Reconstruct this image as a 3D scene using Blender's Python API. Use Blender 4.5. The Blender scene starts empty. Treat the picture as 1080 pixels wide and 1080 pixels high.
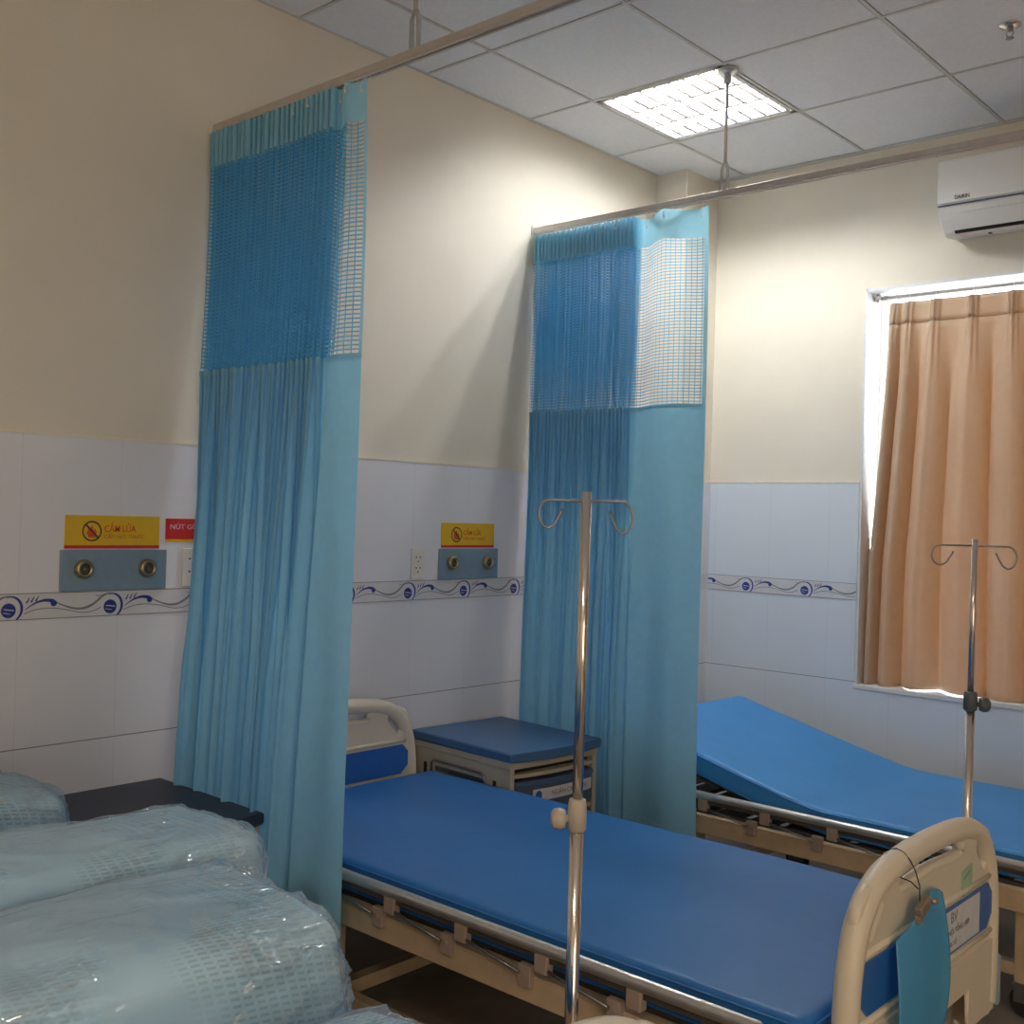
import bpy, bmesh, math, random
from mathutils import Vector, Matrix, noise
C = bpy.context.scene.collection
SC = bpy.context.scene
PI = math.pi
H = 1.55            # camera height; z below is height above the floor

# ------------------------------------------------------------ materials
def ncoord(nt, scale=1.0, kind='Object'):
    tc = nt.nodes.new('ShaderNodeTexCoord'); mp = nt.nodes.new('ShaderNodeMapping')
    mp.inputs['Scale'].default_value = (scale,)*3 if not isinstance(scale, tuple) else scale
    nt.links.new(tc.outputs[kind], mp.inputs['Vector']); return mp.outputs['Vector']
def mat(name, col, rough=.5, metal=0, noise_s=30, var=.04, bump=0., bscale=200, spec=.5, trans=0, coat=0, emit=None, es=0, tcol=None):
    m = bpy.data.materials.new(name); m.use_nodes = True; nt = m.node_tree; L = nt.links
    b = nt.nodes['Principled BSDF']
    b.inputs['Roughness'].default_value = rough; b.inputs['Metallic'].default_value = metal
    b.inputs['Specular IOR Level'].default_value = spec
    b.inputs['Coat Weight'].default_value = coat
    v = ncoord(nt)
    n = nt.nodes.new('ShaderNodeTexNoise'); n.inputs['Scale'].default_value = noise_s; n.inputs['Detail'].default_value = 3
    L.new(v, n.inputs['Vector'])
    r = nt.nodes.new('ShaderNodeValToRGB')
    r.color_ramp.elements[0].position = .3; r.color_ramp.elements[1].position = .7
    r.color_ramp.elements[0].color = (*[max(0, c*(1-var)) for c in col], 1)
    r.color_ramp.elements[1].color = (*[min(1, c*(1+var)) for c in col], 1)
    L.new(n.outputs['Fac'], r.inputs['Fac']); L.new(r.outputs['Color'], b.inputs['Base Color'])
    if bump:
        n2 = nt.nodes.new('ShaderNodeTexNoise'); n2.inputs['Scale'].default_value = bscale; L.new(v, n2.inputs['Vector'])
        bp = nt.nodes.new('ShaderNodeBump'); bp.inputs['Strength'].default_value = bump; bp.inputs['Distance'].default_value = .01
        L.new(n2.outputs['Fac'], bp.inputs['Height']); L.new(bp.outputs['Normal'], b.inputs['Normal'])
    if emit:
        b.inputs['Emission Color'].default_value = (*emit, 1); b.inputs['Emission Strength'].default_value = es
    if trans:
        t = nt.nodes.new('ShaderNodeBsdfTranslucent'); L.new(r.outputs['Color'], t.inputs['Color'])
        if tcol: nt.links.remove(t.inputs['Color'].links[0]); t.inputs['Color'].default_value = (*tcol, 1)
        mx = nt.nodes.new('ShaderNodeMixShader'); mx.inputs[0].default_value = trans
        L.new(b.outputs[0], mx.inputs[1]); L.new(t.outputs[0], mx.inputs[2])
        L.new(mx.outputs[0], nt.nodes['Material Output'].inputs['Surface'])
    return m
def math_node(nt, op, a, b=None, c=None):
    n = nt.nodes.new('ShaderNodeMath'); n.operation = op
    for i, x in enumerate((a, b, c)):
        if x is None: continue
        if isinstance(x, (int, float)): n.inputs[i].default_value = x
        else: nt.links.new(x, n.inputs[i])
    return n.outputs[0]
def mesh_mat(name, col, cw, ch, lw, lh):
    """open knitted mesh: thread grid from the cloth's own uv (metres)"""
    m = mat(name, col, .7, trans=.5, var=.03); nt = m.node_tree; L = nt.links
    uv = nt.nodes.new('ShaderNodeUVMap'); uv.uv_map = 'UVMap'
    sp = nt.nodes.new('ShaderNodeSeparateXYZ'); L.new(uv.outputs[0], sp.inputs[0])
    a = math_node(nt, 'LESS_THAN', math_node(nt, 'FRACT', math_node(nt, 'DIVIDE', sp.outputs[0], cw)), lw/cw)
    b = math_node(nt, 'LESS_THAN', math_node(nt, 'FRACT', math_node(nt, 'DIVIDE', sp.outputs[1], ch)), lh/ch)
    f = math_node(nt, 'MAXIMUM', a, b)
    src = nt.nodes['Material Output'].inputs['Surface'].links[0].from_socket
    tr = nt.nodes.new('ShaderNodeBsdfTransparent'); mx = nt.nodes.new('ShaderNodeMixShader')
    L.new(f, mx.inputs[0]); L.new(tr.outputs[0], mx.inputs[1]); L.new(src, mx.inputs[2])
    L.new(mx.outputs[0], nt.nodes['Material Output'].inputs['Surface'])
    return m
def tile_mat(name, col, axis, period, off, zs):
    """glazed tiles: thin joints at multiples of period along axis and at heights zs"""
    m = mat(name, col, .16, var=.015, noise_s=3, spec=.5); nt = m.node_tree; L = nt.links
    tc = nt.nodes.new('ShaderNodeTexCoord'); sp = nt.nodes.new('ShaderNodeSeparateXYZ'); L.new(tc.outputs['Object'], sp.inputs[0])
    h = sp.outputs[axis]
    f = math_node(nt, 'LESS_THAN', math_node(nt, 'FRACT', math_node(nt, 'DIVIDE', math_node(nt, 'ADD', h, off), period)), .0022/period)
    f = math_node(nt, 'MULTIPLY', f, .16)
    for z in zs:
        g = math_node(nt, 'LESS_THAN', math_node(nt, 'ABSOLUTE', math_node(nt, 'SUBTRACT', sp.outputs[2], z)), .0016)
        f = math_node(nt, 'MAXIMUM', f, g)
    b = nt.nodes['Principled BSDF']; src = b.inputs['Base Color'].links[0].from_socket
    mx = nt.nodes.new('ShaderNodeMixRGB'); L.new(f, mx.inputs[0]); L.new(src, mx.inputs[1]); mx.inputs[2].default_value = (.30, .29, .27, 1)
    L.new(mx.outputs[0], b.inputs['Base Color'])
    bp = nt.nodes.new('ShaderNodeBump'); bp.inputs['Strength'].default_value = .4; bp.inputs['Distance'].default_value = .001; bp.invert = True
    L.new(f, bp.inputs['Height']); L.new(bp.outputs[0], b.inputs['Normal'])
    return m
def film_mat(name):
    m = bpy.data.materials.new(name); m.use_nodes = True; nt = m.node_tree; L = nt.links
    for n in list(nt.nodes):
        if n.type != 'OUTPUT_MATERIAL': nt.nodes.remove(n)
    out = [n for n in nt.nodes if n.type == 'OUTPUT_MATERIAL'][0]
    hs = []
    for rot, sc, dist in ((.6, (17, 3, 8), .6), (-.8, (12, 3.5, 6), .5), (.1, (6, 6, 6), .8)):
        v = ncoord(nt, sc); v.node.inputs['Rotation'].default_value = (rot*.4, rot*.3, rot)
        n1 = nt.nodes.new('ShaderNodeTexNoise'); n1.inputs['Scale'].default_value = 1.; n1.inputs['Detail'].default_value = 2; n1.inputs['Distortion'].default_value = dist
        L.new(v, n1.inputs['Vector'])
        r = math_node(nt, 'SUBTRACT', 1, math_node(nt, 'MULTIPLY', math_node(nt, 'ABSOLUTE', math_node(nt, 'SUBTRACT', n1.outputs['Fac'], .5)), 7))
        hs.append(math_node(nt, 'POWER', math_node(nt, 'MAXIMUM', r, 0), 2))
    h = math_node(nt, 'ADD', math_node(nt, 'ADD', hs[0], hs[1]), hs[2])
    nm = nt.nodes.new('ShaderNodeTexNoise'); nm.inputs['Scale'].default_value = 4.2; L.new(ncoord(nt), nm.inputs['Vector'])
    mr = nt.nodes.new('ShaderNodeMapRange'); mr.inputs[1].default_value = .48; mr.inputs[2].default_value = .64; mr.inputs[3].default_value = .10; L.new(nm.outputs['Fac'], mr.inputs[0])
    h = math_node(nt, 'MULTIPLY', h, mr.outputs[0])
    bp = nt.nodes.new('ShaderNodeBump'); bp.inputs['Strength'].default_value = 1.0; bp.inputs['Distance'].default_value = .012
    L.new(h, bp.inputs['Height'])
    gl = nt.nodes.new('ShaderNodeBsdfGlossy'); gl.inputs['Roughness'].default_value = .06; L.new(bp.outputs[0], gl.inputs['Normal'])
    tr = nt.nodes.new('ShaderNodeBsdfTransparent'); tr.inputs[0].default_value = (.96, .98, 1, 1)
    df = nt.nodes.new('ShaderNodeBsdfDiffuse'); df.inputs[0].default_value = (.74, .88, 1.0, 1)
    a = nt.nodes.new('ShaderNodeMixShader'); a.inputs[0].default_value = .20; L.new(tr.outputs[0], a.inputs[1]); L.new(df.outputs[0], a.inputs[2])
    fr = nt.nodes.new('ShaderNodeFresnel'); fr.inputs[0].default_value = 1.45; L.new(bp.outputs[0], fr.inputs['Normal'])
    f2 = math_node(nt, 'ADD', math_node(nt, 'MULTIPLY', fr.outputs[0], .55), .07)
    b = nt.nodes.new('ShaderNodeMixShader'); L.new(f2, b.inputs[0]); L.new(a.outputs[0], b.inputs[1]); L.new(gl.outputs[0], b.inputs[2])
    L.new(b.outputs[0], out.inputs['Surface'])
    return m
def glass_mat(name, col=(1, 1, 1), refl=.08, dif=0., dcol=(1, 1, 1)):
    m = bpy.data.materials.new(name); m.use_nodes = True; nt = m.node_tree; L = nt.links
    for n in list(nt.nodes):
        if n.type != 'OUTPUT_MATERIAL': nt.nodes.remove(n)
    out = [n for n in nt.nodes if n.type == 'OUTPUT_MATERIAL'][0]
    tr = nt.nodes.new('ShaderNodeBsdfTransparent'); tr.inputs[0].default_value = (*col, 1)
    gl = nt.nodes.new('ShaderNodeBsdfGlossy'); gl.inputs['Roughness'].default_value = .08
    a = nt.nodes.new('ShaderNodeMixShader'); a.inputs[0].default_value = refl
    L.new(tr.outputs[0], a.inputs[1]); L.new(gl.outputs[0], a.inputs[2]); last = a
    if dif:
        d = nt.nodes.new('ShaderNodeBsdfDiffuse'); d.inputs[0].default_value = (*dcol, 1)
        b = nt.nodes.new('ShaderNodeMixShader'); b.inputs[0].default_value = dif
        L.new(a.outputs[0], b.inputs[1]); L.new(d.outputs[0], b.inputs[2]); last = b
    L.new(last.outputs[0], out.inputs['Surface']); return m
def cloth_pkg_mat(name):
    """folded pale curtain cloth with rows of open knit inside the wrapping"""
    m = mat(name, (.56, .83, 1.0), .75, var=.04, noise_s=5); nt = m.node_tree; L = nt.links
    v = ncoord(nt); v.node.inputs['Rotation'].default_value = (0, 0, .12); sp = nt.nodes.new('ShaderNodeSeparateXYZ')
    d = nt.nodes.new('ShaderNodeTexNoise'); d.inputs['Scale'].default_value = 3; L.new(v, d.inputs['Vector'])
    mx0 = nt.nodes.new('ShaderNodeMixRGB'); mx0.inputs[0].default_value = .02; L.new(v, mx0.inputs[1]); L.new(d.outputs['Color'], mx0.inputs[2])
    L.new(mx0.outputs[0], sp.inputs[0])
    row = math_node(nt, 'DIVIDE', math_node(nt, 'ADD', sp.outputs[2], math_node(nt, 'MULTIPLY', sp.outputs[0], -1.0)), .0105)
    b = math_node(nt, 'GREATER_THAN', math_node(nt, 'FRACT', row), .55)
    a = math_node(nt, 'GREATER_THAN', math_node(nt, 'FRACT', math_node(nt, 'ADD', math_node(nt, 'DIVIDE', sp.outputs[1], .019), math_node(nt, 'MULTIPLY', math_node(nt, 'FLOOR', row), .13))), .3)
    n = nt.nodes.new('ShaderNodeTexNoise'); n.inputs['Scale'].default_value = 4.5; L.new(v, n.inputs['Vector'])
    soft = nt.nodes.new('ShaderNodeMapRange'); soft.inputs[1].default_value = .42; soft.inputs[2].default_value = .60; L.new(n.outputs['Fac'], soft.inputs[0])
    k = math_node(nt, 'MULTIPLY', math_node(nt, 'MULTIPLY', a, b), soft.outputs[0])
    k = math_node(nt, 'MULTIPLY', k, .55)
    bs = nt.nodes['Principled BSDF']; src = bs.inputs['Base Color'].links[0].from_socket
    mx = nt.nodes.new('ShaderNodeMixRGB'); L.new(k, mx.inputs[0]); L.new(src, mx.inputs[1]); mx.inputs[2].default_value = (.16, .38, .50, 1)
    L.new(mx.outputs[0], bs.inputs['Base Color'])
    return m

M = dict(
 paint=mat('cream_wall_paint', (.78, .73, .62), .75, var=.02, noise_s=4, bump=.05, bscale=120),
 ceil=mat('ceiling_tile_white', (.86, .89, .94), .85, var=.03, noise_s=60, bump=.08, bscale=400),
 tbar=mat('ceiling_grid_metal', (.66, .66, .66), .5, var=.03),
 void=mat('ceiling_void', (.05, .05, .05), .9),
 floor=mat('beige_floor_tile', (.34, .28, .22), .35, var=.1, noise_s=8),
 band=mat('border_tile_white', (.72, .72, .74), .2, var=.02),
 navy=mat('border_ink_blue', (.03, .05, .28), .3), grey=mat('border_ink_grey', (.22, .22, .27), .35),
 trimc=mat('cream_edge', (.82, .76, .64), .5),
 drape=mat('blue_curtain_cloth', (.31, .66, .88), .75, trans=.42, var=.03, bump=.08, bscale=900),
 header=mat('blue_curtain_header', (.36, .70, .86), .7, trans=.42, var=.03),
 net=mesh_mat('blue_curtain_net', (.16, .53, .80), .021, .0125, .0032, .0042),
 alu=mat('brushed_aluminium', (.62, .60, .58), .32, .85, var=.05),
 rail=mat('rail_aluminium', (.60, .56, .53), .45, .5, var=.05),
 chrome=mat('chrome', (.80, .74, .70), .14, 1, var=.03),
 steel=mat('dark_steel', (.30, .30, .31), .3, .9),
 plastic=mat('cream_abs_plastic', (.78, .70, .56), .35, var=.02, noise_s=8),
 bluep=mat('blue_plastic_panel', (.03, .15, .50), .3, var=.03),
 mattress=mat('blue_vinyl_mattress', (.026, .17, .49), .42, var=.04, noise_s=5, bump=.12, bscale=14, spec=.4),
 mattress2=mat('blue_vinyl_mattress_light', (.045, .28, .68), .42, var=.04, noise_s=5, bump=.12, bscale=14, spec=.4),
 beam=mat('cream_painted_steel', (.60, .45, .29), .45, var=.12, noise_s=12),
 dark=mat('dark_under_frame', (.07, .06, .055), .6),
 bracket=mat('bracket_plastic', (.42, .32, .26), .5),
 rubber=mat('black_rubber', (.03, .03, .03), .6), green=mat('green_brake_pedal', (.02, .30, .25), .4),
 bumper=mat('blue_grey_bumper', (.30, .40, .50), .4),
 cabtop=mat('dull_blue_cabinet_top', (.06, .15, .32), .4, var=.04, noise_s=10),
 cabbody=mat('cream_cabinet_body', (.52, .47, .36), .45, var=.03, noise_s=10),
 drawer=mat('slate_blue_drawer', (.10, .13, .22), .4), black=mat('black_gap', (.02, .02, .02), .7),
 label=mat('white_label', (.70, .72, .76), .4), ink=mat('black_ink', (.03, .03, .04), .5),
 sheet=glass_mat('translucent_blue_sheet', (.45, .78, .90), .05, .55, (.16, .55, .92)),
 clip=mat('clip_metal', (.45, .36, .30), .35, .7), sticker=mat('pale_green_sticker', (.42, .62, .42), .5),
 yellow=mat('sign_yellow', (.80, .50, .02), .4, var=.03), red=mat('sign_red', (.62, .03, .03), .4, var=.03),
 redink=mat('sign_red_ink', (.68, .10, .02), .5), white=mat('white_plastic', (.78, .76, .72), .35),
 plate=mat('grey_blue_plate', (.25, .35, .44), .4, .2, var=.05), brass=mat('outlet_brass', (.45, .36, .20), .3, .9),
 beige=mat('beige_curtain_cloth', (.50, .42, .32), .8, trans=.23, tcol=(.60, .38, .22), var=.04, noise_s=20, bump=.1, bscale=800),
 knob=mat('beige_collar', (.55, .48, .40), .35), dknob=mat('grey_collar', (.10, .12, .14), .4),
 ac=mat('white_air_conditioner', (.86, .85, .82), .35, var=.01),
 film=film_mat('clear_wrapping_film'), pkg=cloth_pkg_mat('folded_pale_cloth'),
 frame=mat('window_frame_white', (.75, .75, .75), .4), glass=glass_mat('window_glass'),
 lampback=mat('lamp_back_plate', (.10, .10, .12), .4),
 tube=mat('fluorescent_tube', (.9, .9, .9), .4, emit=(1, 1, .99), es=114),
 reflector=mat('lamp_reflector', (.80, .80, .82), .06, 1), lampwhite=mat('lamp_housing_white', (.85, .85, .85), .5),
)

# ------------------------------------------------------------ mesh helpers
class MB:
    def __init__(s): s.bm = bmesh.new(); s.mats = []; s.mi = 0
    def use(s, m):
        if m not in s.mats: s.mats.append(m)
        s.mi = s.mats.index(m); return s
    def _f(s, vs, smooth=False):
        try: f = s.bm.faces.new(vs)
        except ValueError: return None
        f.material_index = s.mi; f.smooth = smooth; return f
    def box(s, x0, x1, y0, y1, z0, z1, bev=0, M_=None):
        v = [s.bm.verts.new((x, y, z)) for x in (x0, x1) for y in (y0, y1) for z in (z0, z1)]
        fs = [s._f([v[i] for i in q]) for q in ((0,1,3,2),(4,6,7,5),(0,4,5,1),(2,3,7,6),(0,2,6,4),(1,5,7,3))]
        if M_: bmesh.ops.transform(s.bm, matrix=M_, verts=v)
        if bev:
            es = list({e for f in fs for e in f.edges})
            r = bmesh.ops.bevel(s.bm, geom=es, offset=bev, segments=3, affect='EDGES', profile=.5, clamp_overlap=True)
            for f in r['faces']: f.material_index = s.mi; f.smooth = True
        return s
    def tube(s, pts, r, n=12, cap=True, closed=False):
        pts = [Vector(p) for p in pts]; rs = r if isinstance(r, (list, tuple)) else [r]*len(pts)
        rings = []; up = None; N = len(pts)
        for i, p in enumerate(pts):
            if closed: t = pts[(i+1) % N]-pts[i-1]
            else: t = (pts[min(i+1, N-1)]-pts[max(i-1, 0)])
            t.normalize()
            if up is None: up = t.orthogonal().normalized()
            up = (up-t*up.dot(t)).normalized(); w = t.cross(up)
            rings.append([s.bm.verts.new(p+(up*math.cos(a)+w*math.sin(a))*rs[i]) for a in [2*PI*k/n for k in range(n)]])
        for i in range(N-1+(1 if closed else 0)):
            A, B = rings[i], rings[(i+1) % N]
            for k in range(n): s._f([A[k], A[(k+1) % n], B[(k+1) % n], B[k]], True)
        if cap and not closed: s._f(rings[0][::-1]); s._f(rings[-1])
        return s
    def cyl(s, a, b, r, n=20): return s.tube([a, b], r, n)
    def lathe(s, prof, c, axis='z', n=24):
        c = Vector(c); rings = []
        for r, h in prof:
            ring = []
            for k in range(n):
                a = 2*PI*k/n; u, v = r*math.cos(a), r*math.sin(a)
                d = {'z': (u, v, h), 'x': (h, u, v), 'y': (v, h, u)}[axis]
                ring.append(s.bm.verts.new(c+Vector(d)))
            rings.append(ring)
        for i in range(len(rings)-1):
            A, B = rings[i], rings[i+1]
            for k in range(n): s._f([A[k], A[(k+1) % n], B[(k+1) % n], B[k]], True)
        s._f(rings[0][::-1]); s._f(rings[-1]); return s
    def prism(s, poly, M_, depth, bev=0):
        """2D poly in local xy, extruded +z by depth, placed with M_"""
        a = [s.bm.verts.new((x, y, 0)) for x, y in poly]; b = [s.bm.verts.new((x, y, depth)) for x, y in poly]; n = len(poly)
        fs = [s._f(a[::-1]), s._f(b)]+[s._f([a[i], a[(i+1) % n], b[(i+1) % n], b[i]]) for i in range(n)]
        if bev:
            es = list({e for f in fs[:2] if f for e in f.edges})
            r = bmesh.ops.bevel(s.bm, geom=es, offset=bev, segments=2, affect='EDGES', profile=.5)
            vs = list({v for f in fs if f and f.is_valid for v in f.verts} | {v for f in r['faces'] for v in f.verts})
            for f in r['faces']: f.smooth = True; f.material_index = s.mi
        else: vs = a+b
        bmesh.ops.transform(s.bm, matrix=M_, verts=vs); return s
    def grid(s, fn, nu, nv, uv=None, closed_u=False):
        V = [[s.bm.verts.new(fn(i/nu, j/nv)) for j in range(nv+1)] for i in range(nu+(0 if closed_u else 1))]
        ul = s.bm.loops.layers.uv.new('UVMap') if uv else None
        for i in range(nu):
            for j in range(nv):
                i2 = (i+1) % len(V)
                f = s._f([V[i][j], V[i2][j], V[i2][j+1], V[i][j+1]], True)
                if f and uv:
                    for l, (a, b) in zip(f.loops, ((i, j), (i+1, j), (i+1, j+1), (i, j+1))): l[ul].uv = uv(a/nu, b/nv)
        return V
    def build(s, name, m=None, parent=None, loc=None, fix=True):
        me = bpy.data.meshes.new(name)
        if fix: bmesh.ops.recalc_face_normals(s.bm, faces=s.bm.faces[:])
        s.bm.to_mesh(me); s.bm.free()
        if m is not None: me.materials.append(m)
        for k in s.mats: me.materials.append(k)
        o = bpy.data.objects.new(name, me); C.objects.link(o)
        if parent: o.parent = parent
        if loc: o.location = loc
        return o
def recenter(o, c):
    """put the origin at c without moving the mesh"""
    o.data.transform(Matrix.Translation(-Vector(c))); o.location = Vector(c)
    return o
def struct(o): o['kind'] = 'structure'; return o
def tag(o, label, cat, group=None):
    o['label'] = label; o['category'] = cat
    if group: o['group'] = group
    return o
def thing(name, label, cat, loc=(0, 0, 0), rz=0, group=None):
    o = bpy.data.objects.new(name, None); C.objects.link(o); o.empty_display_size = .1
    o.location = loc; o.rotation_euler = (0, 0, rz); return tag(o, label, cat, group)
def rel(o, root):
    """o was built in world coordinates: attach to an unrotated root"""
    o.parent = root; o.data.transform(Matrix.Translation(-Vector(root.location))); return o
def copy_tree(o, parent=None):
    c = o.copy(); C.objects.link(c)
    if parent: c.parent = parent
    for ch in list(o.children): copy_tree(ch, c)
    return c
RX = Matrix(((0, 0, 1, 0), (1, 0, 0, 0), (0, 1, 0, 0), (0, 0, 0, 1)))      # local xy -> world yz, normal +x
RY = Matrix(((1, 0, 0, 0), (0, 0, -1, 0), (0, 1, 0, 0), (0, 0, 0, 1)))     # local xy -> world xz, normal -y
def text_obj(name, s, size, M_, m, depth=.0006, parent=None, width=None, bold=0):
    cu = bpy.data.curves.new(name, 'FONT'); cu.body = s; cu.size = size; cu.align_x = 'CENTER'; cu.align_y = 'CENTER'
    cu.extrude = depth; cu.offset = bold
    t = bpy.data.objects.new(name, cu); C.objects.link(t)
    bpy.context.view_layer.update()
    dg = bpy.context.evaluated_depsgraph_get()
    me = bpy.data.meshes.new_from_object(t.evaluated_get(dg)); bpy.data.objects.remove(t)
    if width and len(me.vertices):
        xs = [v.co.x for v in me.vertices]; k = width/(max(xs)-min(xs)); me.transform(Matrix.Diagonal((k, 1, 1, 1)))
    me.transform(M_); me.materials.clear(); me.materials.append(m); me.name = name
    o = bpy.data.objects.new(name, me); C.objects.link(o)
    if parent: o.parent = parent
    return o

# ------------------------------------------------------------ room shell
XL, XR, YB, YF, ZC = -3.195, 2.6, 4.874, -2.6, 3.29
WX0, WX1, WZ0, WZ1, WD = -2.205, -.30, .815, 2.652, .20
T = .15
struct(MB().box(XL-T, XR+T, YF-T, YB+T, -.1, 0).build('floor', M['floor']))
struct(MB().box(XL-T, XL, YF-T, YB+T, 0, ZC+.2).build('wall_left', M['paint']))
struct(MB().box(XR, XR+T, YF-T, YB+T, 0, ZC+.2).build('wall_right', M['paint']))
struct(MB().box(XL, XR, YF-T, YF, 0, ZC+.2).build('wall_front', M['paint']))
b = MB()
b.box(XL, WX0, YB, YB+WD, 0, ZC+.2); b.box(WX1, XR, YB, YB+WD, 0, ZC+.2)
b.box(WX0, WX1, YB, YB+WD, 0, WZ0); b.box(WX0, WX1, YB, YB+WD, WZ1, ZC+.2)
struct(b.build('wall_back', M['paint']))
PX, PY = -3.01, 4.58
struct(MB().box(XL, PX, PY, YB, 0, ZC+.1).build('wall_pillar', M['paint']))
# glazed tile dado
DT = 1.75
tl = tile_mat('glazed_tile_left', (.80, .81, .86), 1, .31, 10.05, (.83, .365))
tb = tile_mat('glazed_tile_back', (.72, .78, .85), 0, .31, 10.1, (.83, .365))
def dado(name, x0, x1, y0, y1, m):
    o = MB().box(x0, x1, y0, y1, 0, 1.205).box(x0, x1, y0, y1, 1.285, DT).build(name, m); return struct(o)
dado('trim_1', XL, XL+.008, YF, PY, tl)
dado('trim_2', XL+.008, PX+.008, PY-.008, PY, tb)
dado('trim_3', PX, PX+.008, PY, YB-.008, tl)
dado('trim_4', PX, WX0, YB-.008, YB, tb)
struct(MB().box(WX0, WX1, YB-.008, YB, 0, WZ0-.005).box(WX1, XR, YB-.008, YB, 0, DT).build('trim_5', tb))
# pale edge strip on top of the tiles
struct(MB().box(XL, XL+.010, YF, PY, DT, DT+.008).box(PX, WX0, YB-.010, YB, DT, DT+.008).box(XL, PX+.01, PY-.01, PY, DT, DT+.008)
       .box(PX, PX+.01, PY, YB, DT, DT+.008).build('trim_6', M['trimc']))
# decorative border: one strip per wall, scroll ornament in thin ink shapes
CLIP = [1e9]
def ribbon(b, pts, ws, Mx, lift):
    P = [Vector(p) for p in pts]
    if any(p.x > CLIP[0] for p in P):
        P = [p for p in P if p.x <= CLIP[0]]
        if len(P) < 2: return
    L_, R_ = [], []
    for i, p in enumerate(P):
        t = (P[min(i+1, len(P)-1)]-P[max(i-1, 0)]).normalized(); n = Vector((-t.y, t.x)); w = ws[i] if isinstance(ws, list) else ws
        L_.append(b.bm.verts.new(Mx @ Vector((*(p+n*w/2), lift)))); R_.append(b.bm.verts.new(Mx @ Vector((*(p-n*w/2), lift))))
    for i in range(len(P)-1): b._f([L_[i], R_[i], R_[i+1], L_[i+1]])
def disc(b, c, r, Mx, lift, n=20):
    b._f([b.bm.verts.new(Mx @ Vector((c[0]+r*math.cos(2*PI*k/n), c[1]+r*math.sin(2*PI*k/n), lift))) for k in range(n)])
def bez(p0, p1, p2, p3, n=12):
    o = []
    for i in range(n+1):
        t = i/n; o.append(tuple((1-t)**3*a+3*(1-t)**2*t*q+3*(1-t)*t*t*c+t**3*d for a, q, c, d in zip(p0, p1, p2, p3)))
    return o
def motif(b, u, Mx, P=.311):
    """rosette at u, height within 0..0.08"""
    f = lambda x, y: (u+x, y)
    b.use(M['navy'])
    disc(b, f(0, .030), .0215, Mx, .0010)
    ribbon(b, [f(.021*math.cos(a)*1.55+.006, .034+.036*math.sin(a)) for a in [PI*.62-k*PI*.95/12 for k in range(13)]],
           [.0015+.0065*math.sin(PI*k/14) for k in range(13)], Mx, .0010)
    for k in range(3): ribbon(b, [f(.052+.013*k, .050+.002*k), f(.060+.014*k, .066+.002*k)], [.005, .002], Mx, .0010)
    c = bez(f(.048, .030), f(.075, .052), f(.105, .064), f(.133, .052), 12)
    ribbon(b, c, [.002+.010*(k/12)**1.2 for k in range(13)], Mx, .0010); disc(b, f(.133, .047), .0095, Mx, .0011)
    b.use(M['band']); ribbon(b, [f(-.014, .034), f(.016, .030)], .003, Mx, .0016); ribbon(b, [f(-.015, .024), f(.005, .020)], .002, Mx, .0016)
    b.use(M['grey'])
    c = bez(f(.140, .050), f(.20, .020), f(.235, .018), f(P-.035, .055), 14)+bez(f(P-.035, .055), f(P-.022, .068), f(P-.008, .072), f(P+.006, .071), 6)[1:]
    ribbon(b, c, [.0035+.0035*math.sin(PI*k/20) for k in range(len(c))], Mx, .0009)
    ribbon(b, bez(f(-.048, .068), f(-.038, .060), f(-.03, .064), f(-.018, .070), 6), .002, Mx, .0009)
    c = bez(f(.045, .018), f(.10, .045), f(.16, .030), f(.205, .018), 12)+bez(f(.205, .018), f(.235, .012), f(.26, .016), f(P-.028, .030), 8)[1:]
    ribbon(b, c, .0026, Mx, .0009)
def border(name, Mx, length, starts):
    b = MB().use(M['band'])
    b.prism([(0, 0), (length, 0), (length, .08), (0, .08)], Mx @ Matrix.Translation((0, 0, -.0095)), .0095)
    b.use(M['grey'])
    for y in (.0022, .0778): ribbon(b, [(0, y), (length, y)], .0022, Mx, .0008)
    CLIP[0] = length
    for u in starts: motif(b, u, Mx)
    CLIP[0] = 1e9
    return struct(b.build(name, fix=False))
border('trim_7', Matrix.Translation((XL+.0095, 0, 1.205)) @ RX @ Matrix.Translation((YF, 0, 0)) @ Matrix.Identity(4), PY-YF, [1.393-YF+.3117*k for k in range(-9, 10) if 1.393+.3117*k < PY-.16])
border('trim_8', Matrix.Translation((PX, YB-.0095, 1.205)) @ RY, WX0-PX, [-.089, .228, .545])
struct(MB().box(PX, PX+.009, PY-.009, YB, 1.205, 1.285).box(XL+.009, PX, PY-.009, PY, 1.205, 1.285).build('trim_11', M['band']))
# window recess lining, sill, frame and glazing
b = MB()
b.box(WX0, WX0+.012, YB-.004, YB+WD, WZ0, WZ1).box(WX1-.012, WX1, YB-.004, YB+WD, WZ0, WZ1).box(WX0, WX1, YB-.004, YB+WD, WZ1-.012, WZ1)
b.box(WX0-.006, WX1, YB-.012, YB+WD, WZ0-.018, WZ0+.004, bev=.003)
struct(b.build('trim_9', M['frame']))
w = struct(bpy.data.objects.new('window_1', None)); C.objects.link(w); w.location = (WX0, YB+.16, WZ0)
b = MB(); y0, y1 = YB+.15, YB+.19; f = .022
xs = [WX0+.012, (WX0+WX1)/2, WX1-.012]
b.box(xs[0], xs[0]+f, y0, y1, WZ0, WZ1-.012).box(xs[2]-f, xs[2], y0, y1, WZ0, WZ1-.012).box(xs[1]-.02, xs[1]+.02, y0, y1, WZ0, WZ1-.012)
b.box(xs[0], xs[2], y0, y1, WZ0+.004, WZ0+f).box(xs[0], xs[2], y0, y1, WZ1-f-.012, WZ1-.012)
rel(b.build('window_frame', M['frame']), w)
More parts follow.
